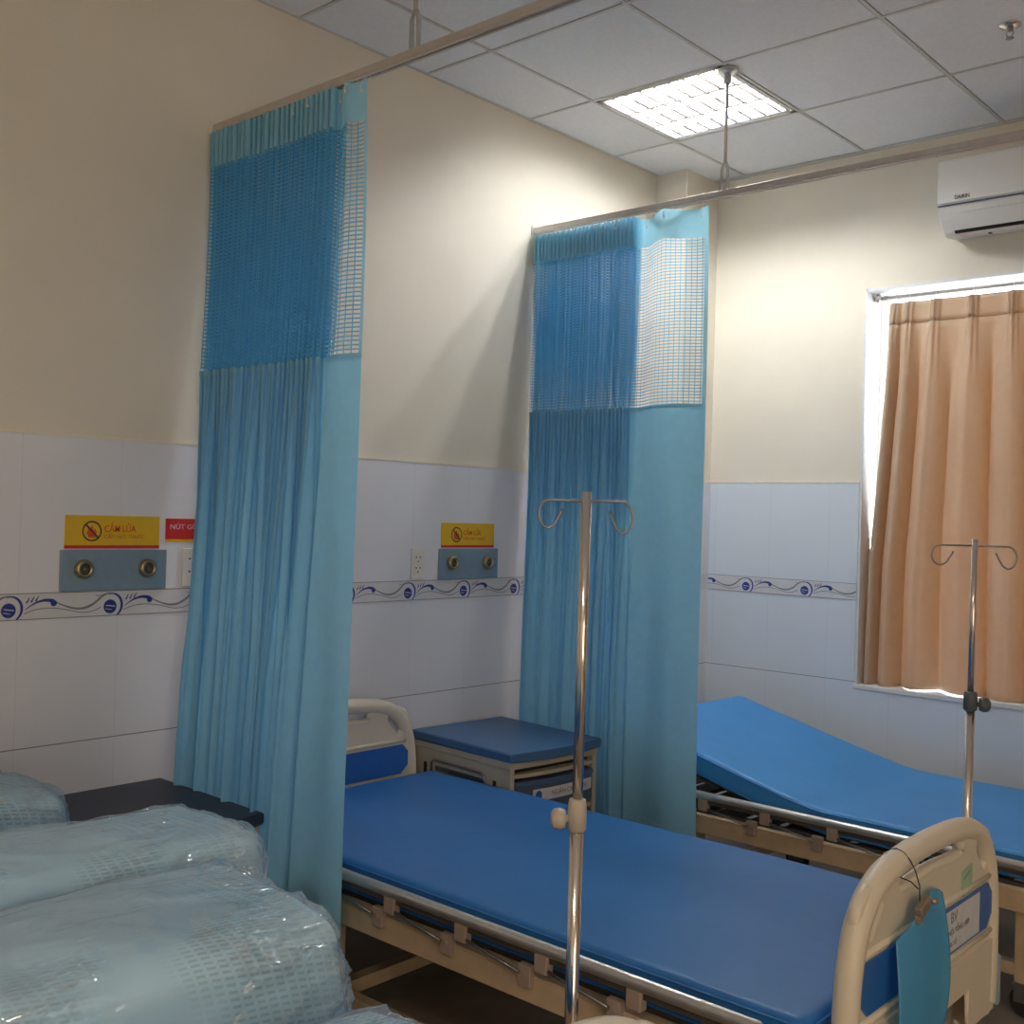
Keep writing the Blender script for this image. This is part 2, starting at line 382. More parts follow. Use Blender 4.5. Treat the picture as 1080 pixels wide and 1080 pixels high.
rel(MB().box(xs[0]+f, xs[1]-f, y0+.017, y0+.022, WZ0+f, WZ1-f-.012).build('window_pane', M['glass']), w)
rel(MB().box(xs[1]+f, xs[2]-f, y0+.017, y0+.022, WZ0+f, WZ1-f-.012).build('window_pane', M['glass']), w)

# ceiling: lay-in panels of one ceiling, a metal grid below them
G = .6215; GX = [-2.842+G*k for k in range(-1, 10)]; GY = [4.219-G*k for k in range(-2, 12)]
b = MB()
def clampi(a, lo, hi): return max(lo, min(hi, a))
gx = sorted({clampi(g, XL, XR) for g in GX}); gy = sorted({clampi(g, YF, YB) for g in GY})
lamp_cells = [(-2.842+G/2, 4.219-G/2), (-2.842+G*6.5, 4.219-G*8.5)]
for i in range(len(gx)-1):
    for j in range(len(gy)-1):
        x0, x1, y0, y1 = gx[i], gx[i+1], gy[j], gy[j+1]
        if any(x0 < c[0] < x1 and y0 < c[1] < y1 for c in lamp_cells): continue
        if x1-x0 < .02 or y1-y0 < .02: continue
        b.box(x0+.0105, x1-.0105, y0+.0105, y1-.0105, ZC, ZC+.015)
struct(b.build('ceiling', M['ceil']))
struct(MB().box(XL-T, XR+T, YF-T, YB+WD, ZC+.2, ZC+.25).build('ceiling_slab', M['void']))
b = MB()
for g in gx[1:-1]: b.box(g-.0065, g+.0065, YF, YB, ZC-.002, ZC+.0005); b.box(g-.001, g+.001, YF, YB, ZC, ZC+.03)
for g in gy[1:-1]: b.box(XL, XR, g-.0065, g+.0065, ZC-.0022, ZC+.0003)
b.box(XL, XL+.016, YF, YB, ZC-.002, ZC).box(XL, XR, YB-.016, YB, ZC-.002, ZC)
struct(b.build('trim_10', M['tbar']))

# ------------------------------------------------------------ ceiling light
def troffer(cx, cy, label, tube_m):
    t = thing('ceiling_light', label, 'ceiling light', (cx, cy, ZC))
    h = G/2-.013; d = .09
    b = MB()
    b.use(M['lampback']).box(-h, h, -h, h, d, d+.006).use(M['lampwhite']).box(-h, -h+.004, -h, h, 0, d).box(h-.004, h, -h, h, 0, d).box(-h, h, -h, -h+.004, 0, d).box(-h, h, h-.004, h, 0, d)
    for s in (-1, 1): b.box(min(s*h, s*(h-.02)), max(s*h, s*(h-.02)), -h, h, -.003, .002); b.box(-h, h, min(s*h, s*(h-.02)), max(s*h, s*(h-.02)), -.003, .002)
    b.build('housing', None, t)
    for k in (-1, 0, 1):
        y = k*.185
        MB().cyl((-h+.02, y, .047), (h-.02, y, .047), .013, 14).build('fluorescent_tube', tube_m, t)
    lv = MB()
    def vblade(a, c, axis, top=.012, zt=.04):   # wedge: wide at the bottom, sharp on top
        for p in (0,):
            if axis == 'x': pts = [(a[0], a[1]-top), (a[0], a[1]+top)]
        return
    for y in (-.277, -.0925, .0925, .277):
        P = [(-.010, .001), (.010, .001), (.003, .045), (-.003, .045)]
        lv.prism(P, Matrix.Translation((-h+.02, y, 0)) @ RX, 2*h-.04)
    for k in range(8):
        x = -h+.02+(2*h-.04)*(k+.5)/8
        P = [(-.007, .002), (.007, .002), (.0010, .014), (-.0010, .014)]
        lv.prism(P, Matrix.Translation((x, h-.02, 0)) @ RY, 2*h-.04)
    lv.build('louvre', M['reflector'], t)
    return t
troffer(*lamp_cells[0], 'bright square recessed ceiling light with white louvre beside the curtain rail rod', M['tube'])
warm = mat('warm_fill_tube', (.9, .9, .9), .4, emit=(1, .80, .62), es=12)
troffer(*lamp_cells[1], 'unseen louvre ceiling light added behind the camera for warm fill', warm)  # added fixture out of view, brightens the room with warm ambient

# sprinkler
t = thing('fire_sprinkler', 'small metal fire sprinkler head under the ceiling panels', 'sprinkler', (-1.28, 3.92, ZC))
MB().lathe([(.036, 0), (.036, -.004), (.020, -.010), (.012, -.010)], (0, 0, 0)).build('flange', M['chrome'], t)
b = MB().lathe([(.010, -.008), (.009, -.02), (.006, -.024)], (0, 0, 0))
b.tube([(-.008, 0, -.02), (-.012, 0, -.032), (-.004, 0, -.044)], .002, 8).tube([(.008, 0, -.02), (.012, 0, -.032), (.004, 0, -.044)], .002, 8)
b.lathe([(.002, -.044), (.014, -.046), (.014, -.048), (.002, -.049)], (0, 0, 0)).build('nozzle', M['steel'], t)

# ------------------------------------------------------------ curtain rails
def rail(y, z, rodx, label, rodlabel):
    t = thing('curtain_rail', label, 'curtain rail', (XL, y, z), group=None)
    b = MB(); x1 = XR-XL-.001
    b.box(.001, x1, -.013, .013, .003, .024, bev=.002).box(.001, x1, -.013, -.005, -.003, .003).box(.001, x1, .005, .013, -.003, .003)
    b.build('track', M['rail'], t)
    MB().box(.0005, .006, -.02, .02, -.01, .035, bev=.001).build('end_cap', M['white'], t)
    for rx in rodx:
        zt = ZC-z
        r = MB()
        r.lathe([(.040, 0), (.040, -.004), (.030, -.014), (.016, -.016), (.015, -.05), (.009, -.055)], (rx-XL, 0, zt-.003))
        r.cyl((rx-XL, 0, zt-.05), (rx-XL, 0, .13), .0065, 12)
        for s in (-1, 1): r.box(rx-XL+s*.014-.003, rx-XL+s*.014+.003, -.006, .006, .024, .11)
        r.tube([(rx-XL-.014, 0, .105), (rx-XL-.006, 0, .13), (rx-XL+.006, 0, .13), (rx-XL+.014, 0, .105)], .006, 8)
        r.build('hanging_rod', M['alu'], t)
    return t
R1Y, R2Y, RZ = 2.03, 3.655, 2.792
rail(R1Y, RZ, (-2.228, .1, 2.0), 'aluminium curtain rail carrying the nearer blue curtain, at top left', '')
rail(R2Y, RZ+.006, (-2.232, .1, 2.0), 'aluminium curtain rail carrying the further blue curtain, in front of the air conditioner', '')

# ------------------------------------------------------------ cubicle curtains
def cubicle_curtain(label, yr, xt0, xtg, xt1, xb0, xbg, xb1, ztop, zmid, zbot, ybot, seed, flap):
    rnd = random.Random(seed)
    root = thing('cubicle_curtain', label, 'curtain', ((xt0+xt1)/2, yr, ztop), 0, 'blue cubicle curtains')
    cols = []                                              # (xtop, xbot, dyTop, dyBot, u)
    NP = 26
    ph = [rnd.uniform(-.25, .25) for _ in range(NP+1)]; am = [rnd.uniform(.75, 1.15) for _ in range(NP+1)]
    low = [rnd.uniform(.3, 1.2) for _ in range(NP+1)]
    K = 10
    for i in range(NP*K+1):
        t = i/(NP*K); p = t*NP; k = min(NP-1, int(p)); fr = p-k
        a = am[k]*(1-fr)+am[k+1]*fr; l = low[k]*(1-fr)+low[k+1]*fr
        w = math.sin(2*PI*p+ph[k]*(1-fr)+ph[k+1]*fr)
        wb = math.sin(2*PI*(p*.28+.5*noise.noise(Vector((p*.27, seed, 1)))))*(.45+.55*l)+.30*math.sin(2*PI*p*.62+seed)*l+.5*noise.noise(Vector((p*.6, seed, 4)))
        sk = .0095*math.sin(4*PI*p)
        cols.append((xt0+(xtg-xt0)*t+sk, xb0+(xbg-xb0)*t+.014*math.sin(2*PI*p*.5+seed)*l, .034*a*w, .030*wb))
    n2 = 36
    for i in range(1, n2+1):
        t = i/n2; dt, db = flap(t)
        cols.append((xtg+(xt1-xtg)*t, xbg+(xb1-xbg)*t, dt, db))
    u = [0.]
    for i in range(1, len(cols)): u.append(u[-1]+math.hypot(cols[i][0]-cols[i-1][0], cols[i][2]-cols[i-1][2]))
    NC = len(cols)-1; ng = NP*K
    def pt(i, z):
        xt, xb, dt, db = cols[i]; s = (ztop-z)/(ztop-zbot); q = s*s*(3-2*s)
        e = min(1, max(0, (s-.30)/.35)); dy = dt*(1-e)+db*e
        x = xt+(xb-xt)*s
        if i > ng and s < .12:
            tt = (i-ng)/(NC-ng); z = z-.016*math.sin(PI*min(1, tt*2 % 1))*(1-s/.12)
        return Vector((x, yr+(ybot-yr)*q+dy, z))-Vector(root.location)
    def panel(name, i0, i1, z0, z1, nz, m, off=0, thick=.0):
        b = MB(); n = i1-i0
        b.grid(lambda a, c: pt(i0+round(a*n), z0+(z1-z0)*c)+Vector((0, -off, 0)), n, nz,
               uv=lambda a, c: (u[i0+round(a*n)], z0+(z1-z0)*c))
        o = b.build(name, m, root)
        return o
    zh = ztop-.118
    panel('header_band', 0, NC, ztop, zh, 5, M['header'], .0, .0016)
    panel('net_panel', 0, NC-2, zh, zmid, 24, M['net'])
    panel('drape', 0, NC, zmid, zbot, 60, M['drape'], 0, .0014)
    panel('side_hem', NC-2, NC, zh, zmid, 24, M['header'], 0, .0016)
    panel('seam', 0, NC, zmid+.006, zmid-.012, 1, M['header'], .0016)
    panel('bottom_hem', 0, NC, zbot+.05, zbot+.046, 1, M['header'], .0016)
    # hooks with rail gliders
    for i in [int(ng*f) for f in (.04, .2, .36, .52, .68, .84)]+[ng+4, ng+n2//2, NC-3]:
        p = pt(i, ztop-.03)+Vector((0, -.002, 0)); top = RZ-ztop
        h = MB().tube([p+Vector((0, 0, -.006)), p+Vector((0, -.006, -.002)), p+Vector((0, -.005, .016)), Vector((p.x, 0, top-.008)), Vector((p.x, 0, top+.004))], .0015, 6)
        h.lathe([(.0045, -.0015), (.0045, .0015)], p+Vector((0, -.003, -.004)), 'y', 10)
        h.build('hook', M['white'], root)
    return root
def flap1(t):   # last stretch turns slightly towards the camera
    return (-.035*math.sin(PI*t)*.8-.02*t, .014*math.sin(2*PI*t*.9))
def flap2(t):
    return (.035*math.cos(2*PI*t*1.1)-.035*math.exp(-((t-.75)/.2)**2)-.02, .030*math.sin(2*PI*t*.95+.4))
cubicle_curtain('nearer blue hospital curtain with a net top, hanging beside the wrapped bundles', R1Y, -3.18, -2.535, -2.40, -3.10, -2.52, -2.245,
                RZ-.012, 1.985, .10, 1.895, 3, flap1)
cubicle_curtain('further blue hospital curtain with a net top, between the two blue beds', R2Y, -3.18, -2.63, -2.30, -3.12, -2.58, -2.215,
                RZ-.012, 2.0, .335, 3.555, 8, flap2)

# ------------------------------------------------------------ window curtain, rod
def window_curtain():
    yc = YB+.066; zt, zb = 2.585, .80
    x0, x1 = -2.115, WX1-.02
    root = thing('window_curtain', 'beige pinch-pleated curtain hanging in the window recess', 'curtain', ((x0+x1)/2, yc, zt))
    rnd = random.Random(5)
    pl = [-2.085, -2.02, -1.90, -1.735, -1.565]
    while pl[-1] < x1: pl.append(pl[-1]+.168)
    def depth(x, s):
        """fold depth towards the room; s=0 top, 1 bottom"""
        i = 0
        while i < len(pl)-2 and x > pl[i+1]: i += 1
        a, c = pl[i], pl[i+1]; f = (x-a)/(c-a)
        e = min(1, s/.22)
        near = min(abs(x-a), abs(x-c))
        pin = .028*math.exp(-(near/.006)**2)+.016*math.exp(-((near-.015)/.005)**2)
        fold = (.040+.006*math.sin(i*1.9))*math.cos(2*PI*f)+.005*math.sin(4*PI*f+i)
        return pin*(1-e)+fold*e*(.8+.25*s)
    N = 420
    def P(a, c, z0, z1):
        z = z0+(z1-z0)*c; s = (zt-z)/(zt-zb)
        x = x0+(x1-x0)*a
        i = 0
        while i < len(pl)-2 and x > pl[i+1]: i += 1
        wv = .155*(pl[i+1]-pl[i])*math.sin(2*PI*(x-pl[i])/(pl[i+1]-pl[i])+.35)*min(1, max(0, (s-.05)/.25)) if x >= pl[0] else 0
        xs = x+wv+(-.085*max(0, 1-(x-x0)/.5)**1.2*min(1, s*1.5))+.010*math.sin(9*x+4*s)*s
        return Vector((xs, yc-depth(x, s), z+.006*math.sin(13*x)*s))-Vector(root.location)
    for nm, z0, z1, nz in (('header_band', zt, zt-.10, 4), ('drape', zt-.10, zb+.02, 50)):
        b = MB(); b.grid(lambda a, c: P(a, c, z0, z1), N, nz); o = b.build(nm, M['beige'], root)
        md = o.modifiers.new('thickness', 'SOLIDIFY'); md.thickness = .0035 if nm == 'header_band' else .0015; md.offset = 0
    for x in pl[:-1]:
        MB().tube([(x-root.location.x, .0, -.02), (x-root.location.x, .006, .005), (x-root.location.x, .010, .022)], .0022, 6).build('hook', M['white'], root)
    rod = thing('curtain_rod', 'slim metal rod in the window recess with the beige curtain on it', 'curtain rod', (x0, YB+.075, 2.613))
    MB().cyl((WX0+.03-x0, 0, 0), (WX1-.015-x0, 0, 0), .011, 16).build('pole', M['rail'], rod)
    MB().lathe([(.012, -.01), (.024, 0), (.026, .008), (.020, .018), (.009, .022)], (WX0+.025-x0, 0, 0), 'x').build('finial', M['alu'], rod)
    for x in (WX0+.07, WX0+.07+.9): MB().box(x-x0-.006, x-x0+.006, 0, .05, -.014, .014).tube([(x-x0, 0, 0), (x-x0, 0, .012)], .015, 10).build('bracket', M['alu'], rod)
    for x in pl[:-1]:
        MB().tube([(x-x0, .014*math.cos(a), .014*math.sin(a)) for a in [2*PI*k/12 for k in range(12)]], .0018, 6, closed=True).build('ring', M['white'], rod)
window_curtain()

# ------------------------------------------------------------ air conditioner
t = thing('air_conditioner', 'white wall-mounted air conditioner above the curtained window', 'air conditioner', (-1.38, YB, 2.82))
prof = [(0, 0.0), (-.10, -.012), (-.135, 0.0), (-.175, .045), (-.203, .09), (-.212, .13), (-.215, .28), (-.20, .295), (0, .295)]
w2 = .42
def acx(poly, x0, x1, bev, nm, m):
    MY = Matrix(((0, 0, 1, x0), (1, 0, 0, 0), (0, 1, 0, 0), (0, 0, 0, 1)))
    return MB().prism(poly, MY, x1-x0, bev).build(nm, m, t)
acx(prof, -w2, w2, .006, 'casing', M['ac'])
acx([(-.155, .004), (-.163, .0), (-.201, .062), (-.196, .066)], -w2+.05, w2-.05, 0, 'louvre_flap', M['ac'])
acx([(-.128, -.006), (-.139, -.004), (-.147, .010), (-.14, .012)], -w2+.05, w2-.05, 0, 'air_outlet', M['black'])
acx([(-.206, .096), (-.2135, .098), (-.2135, .101), (-.206, .103)], -w2+.001, w2-.001, 0, 'panel_line', M['drawer'])
acx([(-.205, .108), (-.216, .108), (-.219, .285), (-.20, .290)], -w2-.001, w2+.001, .003, 'front_panel', M['ac'])
text_obj('logo', 'DAIKIN', .022, Matrix.Translation((-w2+.105, -.2185, .125)) @ RY, M['ink'], .0008, t, .06)
for x in (-w2+.18, -w2+.36): MB().lathe([(.008, -.012), (.008, -.004)], (x, -.09, -.004)).build('screw_cap', M['drawer'], t)

# ------------------------------------------------------------ wall fittings
def gas_panel(y0, y1, label, group=None):
    t = thing('gas_outlet_panel', label, 'gas outlet panel', (XL+.008, (y0+y1)/2, 1.286))
    h = (y1-y0)/2
    MB().box(0, .012, -h, h, 0, .124, bev=.002).build('plate', M['plate'], t)
    for s in (-1, 1):
        o = MB().lathe([(.029, 0), (.029, .010), (.024, .018), (.017, .018), (.017, .008)], (.012, s*.105, .066), 'x').build('gas_outlet', M['brass'], t)
        MB().lathe([(.0165, 0), (.0165, .012), (.006, .013), (.005, .006)], (.012, s*.105, .066), 'x').build('socket', M['dark'], o)
    return t
gas_panel(1.54, 1.888, 'grey-blue gas outlet panel left of the nearer blue curtain')
gas_panel(3.113, 3.46, 'grey-blue gas outlet panel right of the wall socket, over the bedside cabinet')
def fire_sign(y0, y1, label):
    t = thing('warning_sign', label, 'sign', (XL+.008, (y0+y1)/2, 1.414)); h = (y1-y0)/2
    MB().box(0, .003, -h, h, .010, .101).build('board', M['yellow'], t)
    MB().box(0, .0034, -h, h, 0, .010).build('red_stripe', M['red'], t)
    c = (-h+.085, .053)
    b = MB(); Mx = Matrix.Translation((.0034, 0, 0)) @ RX
    b.use(M['ink']); ribbon(b, [(c[0]+.029*math.cos(a), c[1]+.029*math.sin(a)) for a in [2*PI*k/28 for k in range(29)]], .0045, Mx, .0004)
    ribbon(b, [(c[0]-.020, c[1]+.020), (c[0]+.020, c[1]-.020)], .005, Mx, .0008)
    b.use(M['redink'])
    b._f([b.bm.verts.new(Mx @ Vector((c[0]+x*.9, c[1]+y*.9, .0003))) for x, y in [(-.012, -.022), (.012, -.022), (.018, -.006), (.010, .010), (.006, .002), (.0, .022), (-.008, .006), (-.013, .010), (-.019, -.006)]])
    b.build('no_fire_symbol', None, t, fix=False)
    text_obj('lettering', 'CẤM LỬA', .028, Matrix.Translation((.0034, c[0]+.092, .060)) @ RX, M['redink'], .0004, t, .105, .0003)
    text_obj('lettering', 'CẤM HÚT THUỐC', .015, Matrix.Translation((.0034, c[0]+.108, .036)) @ RX, M['redink'], .0003, t, .135)
fire_sign(1.553, 1.865, 'yellow no-fire sign left of the nearer blue curtain')
fire_sign(3.128, 3.440, 'yellow no-fire sign on the wall between the two blue curtains')
t = thing('nurse_call_sign', 'red sign with white lettering half hidden by the nearer curtain', 'sign', (XL+.008, 1.995, 1.435))
MB().box(0, .003, -.108, .108, .008, .075).build('board', M['red'], t)
MB().box(0, .0034, -.108, .108, 0, .008).build('orange_stripe', M['yellow'], t)
text_obj('lettering', 'NÚT GỌI Y TÁ', .022, Matrix.Translation((.0034, -.008, .048)) @ RX, M['label'], .0004, t, .17)
def socket(y, z, label):
    t = thing('wall_socket', label, 'wall socket', (XL+.008, y, z))
    MB().box(0, .007, -.036, .036, 0, .122, bev=.002).build('plate', M['white'], t)
    for zz in (.080, .038):
        b = MB()
        for dy, dz in ((-.010, .008), (.010, .008), (0, -.008)): b.lathe([(.0032, 0), (.0032, .0012)], (.0068, dy, zz+dz), 'x', 10)
        b.build('socket_holes', M['ink'], t)
socket(2.998, 1.288, 'white double wall socket left of the further gas outlet panel')
socket(1.985, 1.292, 'white wall socket half hidden by the nearer blue curtain')

# ------------------------------------------------------------ hospital bed
BC = Vector((-2.0, 2.48, 0))
def bezier_outline(pts, n=8):
    return pts
def board_mesh(m, thick, holes_deep=False):
    """moulded end board in local (u,z): rim tube, panel with handle slots and egg openings"""
    # outline (right half), mirrored
    half = [(0, .868), (.08, .867), (.16, .862), (.235, .852), (.29, .838), (.335, .815), (.372, .78), (.398, .735), (.415, .68), (.424, .62), (.428, .55), (.428, .46), (.424, .40), (.415, .350)]
    full = [(-u, z) for u, z in half[::-1]]+half[1:]
    inner = lambda r: [(u*(1-r/.43), z-(r if z > .7 else 0)) for u, z in full]
    foot = [(.395, .340), (.25, .352), (.225, .372), (.215, .445), (0, .437)]
    foot2 = [(-u, z) for u, z in foot[::-1]][1:]
    outline = inner(.012)+foot+foot2
    b = MB(); bm = b.bm; loops = []
    def poly(pts, lip=True):
        loops.append(pts)
    poly(outline)
    slot = [(.195, .800), (.190, .820), (.150, .830), (0, .834)]; slot = slot+[(-u, z) for u, z in slot[::-1]][1:]
    low = [(-.195, .790), (-.175, .778), (0, .786), (.175, .778)]
    poly(slot+low)
    egg = [(.350, .708), (.372, .725), (.392, .755), (.388, .785), (.366, .806), (.335, .815), (.300, .808), (.285, .790), (.290, .765), (.318, .735)]
    egg = [(u-.018, z-.004) for u, z in egg]
    poly(egg); poly([(-u, z) for u, z in egg])
    rows = []
    for X in (thick, -thick):
        es, vv = [], []
        for lp in loops:
            vs = [bm.verts.new((X, u, z)) for u, z in lp]; vv.append(vs)
            es += [bm.edges.new((vs[k], vs[(k+1) % len(vs)])) for k in range(len(vs))]
        bmesh.ops.triangle_fill(bm, edges=es, use_beauty=True); rows.append(vv)
    for A, B in zip(*rows):
        for k in range(len(A)): b._f([A[k], A[(k+1) % len(A)], B[(k+1) % len(A)], B[k]])
    for lp in loops[1:]:
        n = len(lp); P = [Vector((0, *lp[k])) for k in range(n)]
        F = []
        for k in range(n):
            for q in range(4):
                t_ = q/4; p0, p1, p2, p3 = P[k-1], P[k], P[(k+1) % n], P[(k+2) % n]
                F.append(.5*((2*p1)+(-p0+p2)*t_+(2*p0-5*p1+4*p2-p3)*t_**2+(-p0+3*p1-3*p2+p3)*t_**3))
        b.tube(F, thick+.001, 10, closed=True)
    # rounded rim, thicker than the panel
    fine = []
    for i in range(len(full)-1):
        for k in range(3):
            f = k/3; fine.append((full[i][0]*(1-f)+full[i+1][0]*f, full[i][1]*(1-f)+full[i+1][1]*f))
    fine.append(full[-1])
    N = len(fine); R = .027
    pts = []
    for i in range(N):
        lo, hi = max(0, i-2), min(N-1, i+2); seg = fine[lo:hi+1]
        u = sum(p[0] for p in seg)/len(seg); z = sum(p[1] for p in seg)/len(seg)
        r = math.hypot(u, z-.5); d = Vector((u*.9, (z-.5)*(1 if z > .5 else .1))); d = d.normalized()*(R*.8)
        pts.append((0, u-d.x, z-d.y))
    b.tube(pts, R, 14)
    # raised mouldings around the blue panel and the lower brace
    for z, uu, r in ((.692, .375, .012), (.553, .385, .012)):
        for xs in (1, -1): b.tube([(xs*(thick-.002), -uu, z), (xs*(thick-.002), -uu*.5, z), (xs*(thick-.002), uu*.5, z), (xs*(thick-.002), uu, z)], r*.7, 8)
    for xs in (1, -1):
        b.box(min(xs*.008, xs*(thick+.006)), max(xs*.008, xs*(thick+.006)), .23, .405, .352, .449)
        b.box(min(xs*.008, xs*(thick+.006)), max(xs*.008, xs*(thick+.006)), -.405, -.23, .352, .449)
        b.box(min(xs*.008, xs*(thick+.006)), max(xs*.008, xs*(thick+.006)), -.405, .405, .449, .532)
    for f in b.bm.faces: f.smooth = len(f.verts) == 4 and f.calc_area() < .004
    return b
def blue_inset(side):
    """blue chamfered panel on one face"""
    P = [(-.378, .598), (-.345, .568), (.345, .568), (.378, .598), (.378, .650), (.350, .678), (-.350, .678), (-.378, .650)]
    return MB().prism(P, Matrix.Translation((.013 if side > 0 else -.019, 0, 0)) @ RX, .006, .001)
bed = thing('hospital_bed', 'cream hospital bed with a flat blue mattress, between the two blue curtains', 'hospital bed', BC, 0, 'hospital beds')
def L(x, y, z): return (x-BC.x, y-BC.y, z)
HX, FX = -3.075-BC.x, -.938-BC.x
for nm, X in (('headboard', HX), ('footboard', FX)):
    o = board_mesh(M['plastic'], .014).build(nm, M['plastic'], bed, (X, 0, 0), fix=False)
    for s in (-1, 1): blue_inset(s).build('blue_panel', M['bluep'], o)
    for s in (-1, 1): MB().box(-.022, .022, s*.445-.014, s*.445+.014, .345, .475, bev=.010).build('corner_bumper', M['bumper'], o)
YN = -.485   # near beam
b = MB()
for s in (-1, 1):
    b.box(HX+.03, FX-.03, s*.475-.016, s*.475+.016, .398, .462, bev=.004)
    b.box(HX+.03, FX-.03, s*.475-.018, s*.475+.018, .462, .468)
for x in (HX+.06, FX-.10, -.45, .25): b.box(x-.02, x+.02, -.46, .46, .405, .455, bev=.003)
b.build('frame', M['beam'], bed)
b = MB()
for k in range(14):
    x = HX+.12+k*.14; b.box(x, x+.09, -.44, .44, .462, .480, bev=.003)
for s in (-1, 1): b.box(HX+.08, FX-.08, s*.44-.012, s*.44+.012, .448, .478)
b.build('mattress_platform', M['dark'], bed)
def side_rail(s):
    y = s*.517; dz = -.035 if s > 0 else 0
    r = MB().tube([(HX+.12, y, .49), (HX+.13, y, .535+dz), (HX+.16, y, .552+dz), (FX-.13, y, .552+dz), (FX-.10, y, .540+dz), (FX-.09, y, .49)], .0155, 14).build('side_rail', M['alu'], bed)
    MB().box(HX+.15, FX-.14, s*.507-.010, s*.507+.010, .522+dz, .538+dz).build('rail_channel', M['dark'], r)
    for k in range(7):
        x = -.915+.262*k-.02
        b = MB(); ys = s*.512
        b.box(x-.020, x+.020, ys-.014, ys+.012, .494, .540, bev=.004)
        b.build('rail_bracket', M['bracket'], r, (0, 0, dz))
        b = MB(); b.box(x-.085, x-.045, s*.498-.010, s*.498+.010, .440, .492, bev=.003).lathe([(.007, -.006), (.007, .014)], (x-.065, s*.505, .470), 'y', 10)
        b.build('pivot', M['bracket'], r)
        y0, z0, y1, z1 = s*.520, .478, s*.520, .505
        MB().tube([(x-.07, y0, z0), (x-.25, y1, z1)], .0045, 8).build('folding_bar', M['steel'], r)
for s in (-1, 1): side_rail(s)
legs, casts = [], []
for x in (-.30-.2, .72):
    for s in (-1, 1):
        b = MB().box(x-.022, x+.022, s*.41-.022, s*.41+.022, .10, .41, bev=.004)
        legs.append(b.build('leg', M['beam'], bed))
        c = MB().lathe([(.050, -.014), (.052, -.010), (.052, .010), (.050, .014)], (x+.015, s*.41, .052), 'y', 24).build('castor', M['rubber'], bed)
        MB().box(x-.020, x+.05, s*.41-.024, s*.41-.018, .05, .112).box(x-.020, x+.05, s*.41+.018, s*.41+.024, .05, .112).box(x-.03, x+.05, s*.41-.024, s*.41+.024, .100, .112).build('fork', M['steel'], c)
        MB().box(x+.045, x+.10, s*.41-.022, s*.41+.022, .072, .084, bev=.004).build('brake_pedal', M['green'], c)
        casts.append(c)
b = MB().box(-.52, .74, -.43, -.39, .13, .17, bev=.004).box(-.52, .74, .39, .43, .13, .17, bev=.004)
for x in (-.5, .72): b.box(x-.02, x+.02, -.41, .41, .13, .17)
b.build('lower_frame', M['beam'], bed)
b = MB().tube([(FX-.35, -.1, .36), (FX-.05, -.1, .36)], .010, 10).tube([(FX-.05, -.1, .36), (FX-.02, -.1, .33)], .008, 8)
b.build('crank_handle', M['steel'], bed)

# label and sticker on the footboard panel (outer face)
fb = [o for o in bed.children if o.name.startswith('footboard')][0]

def copy_bed(dx, dy, dz, label):
    c = copy_tree(bed); c.location = BC+Vector((dx, dy, dz)); tag(c, label, 'hospital bed')
    for ch in c.children:
        n = ch.name.split('.')[0]
        if n in ('castor', 'lower_frame'): ch.location.z -= dz
        if n == 'leg':
            ch.location.z -= dz
    return c
bed2 = copy_bed(.18, 1.665, -.045, 'cream hospital bed with a raised-head blue mattress, under the window')
bed0 = copy_bed(.09, -1.575, .05, 'cream hospital bed buried under the plastic-wrapped bundles, nearest the camera')
for ch in [c for c in bed0.children if c.name.split('.')[0] == 'side_rail' and c.children and c.data.vertices[0].co.y > 0]:
    for g in list(ch.children): bpy.data.objects.remove(g)
    bpy.data.objects.remove(ch)
# things only bed 1 shows
Mx = Matrix.Translation((.0195, 0, 0)) @ RX
o = MB().prism([(-.12, .575), (.285, .575), (.285, .672), (-.12, .672)], Mx, .0012).build('name_label', M['label'], fb)
o['label'] = 'white printed label'
text_obj('lettering', 'BV', .036, Matrix.Translation((.0212, .115, .652)) @ RX, M['grey'], .0003, o)
text_obj('lettering', 'KHOA NỘI TỔNG HỢP', .018, Matrix.Translation((.0212, .12, .620)) @ RX, M['grey'], .0003, o, .19)
text_obj('lettering', 'GIƯỜNG SỐ', .016, Matrix.Translation((.0212, .09, .592)) @ RX, M['grey'], .0003, o, .09)
o = tag(MB().prism([(.175, .655), (.245, .665), (.242, .750), (.172, .742)], Matrix.Translation((.0145, 0, 0)) @ RX, .0012).build('sticker', M['sticker'], fb), 'pale green sticker', 'x')
del o['category']
b = MB().use(M['grey'])
ribbon(b, [(.185, .722), (.205, .728), (.225, .736)], .003, Matrix.Translation((.016, 0, 0)) @ RX, 0)
ribbon(b, [(.185, .682), (.205, .688), (.228, .690)], .003, Matrix.Translation((.016, 0, 0)) @ RX, 0)
b.build('scribble', None, o, fix=False)

# blue sheet hanging from the footboard by a wire loop and bulldog clip
hx = FX+BC.x
t = thing('hanging_folder', 'translucent blue plastic sheet clipped to a wire on the footboard', 'folder', (hx+.022, 2.48-.125, .735))
def sheet(a, c):
    lo = [(-.155, .00), (-.165, -.19), (-.155, -.34)]
    y = (-.13+.27*a)-.02*(1-a)*math.sin(PI*c); ztop = -.035+.085*a-.05*(max(0, a-.62)/.38)**2; zb = -.325-.03*a
    if a > .5: y -= .028*(max(0, c-.55)/.45)**2*(a-.5)*2
    return Vector((.014+.020*math.sin(PI*c*.9)*(1-.3*a)+.006*math.sin(5*a), y+.022*math.sin(PI*c)*a, ztop+(zb-ztop)*c))
b = MB(); b.grid(sheet, 24, 30); o = b.build('sheet', M['sheet'], t)
md = o.modifiers.new('thickness', 'SOLIDIFY'); md.thickness = .0012
b = MB().box(-.004, .012, -.026, .026, -.013, .013, bev=.003, M_=Matrix.Translation((.022, -.02, .012)) @ Matrix.Rotation(math.radians(22), 4, 'X'))
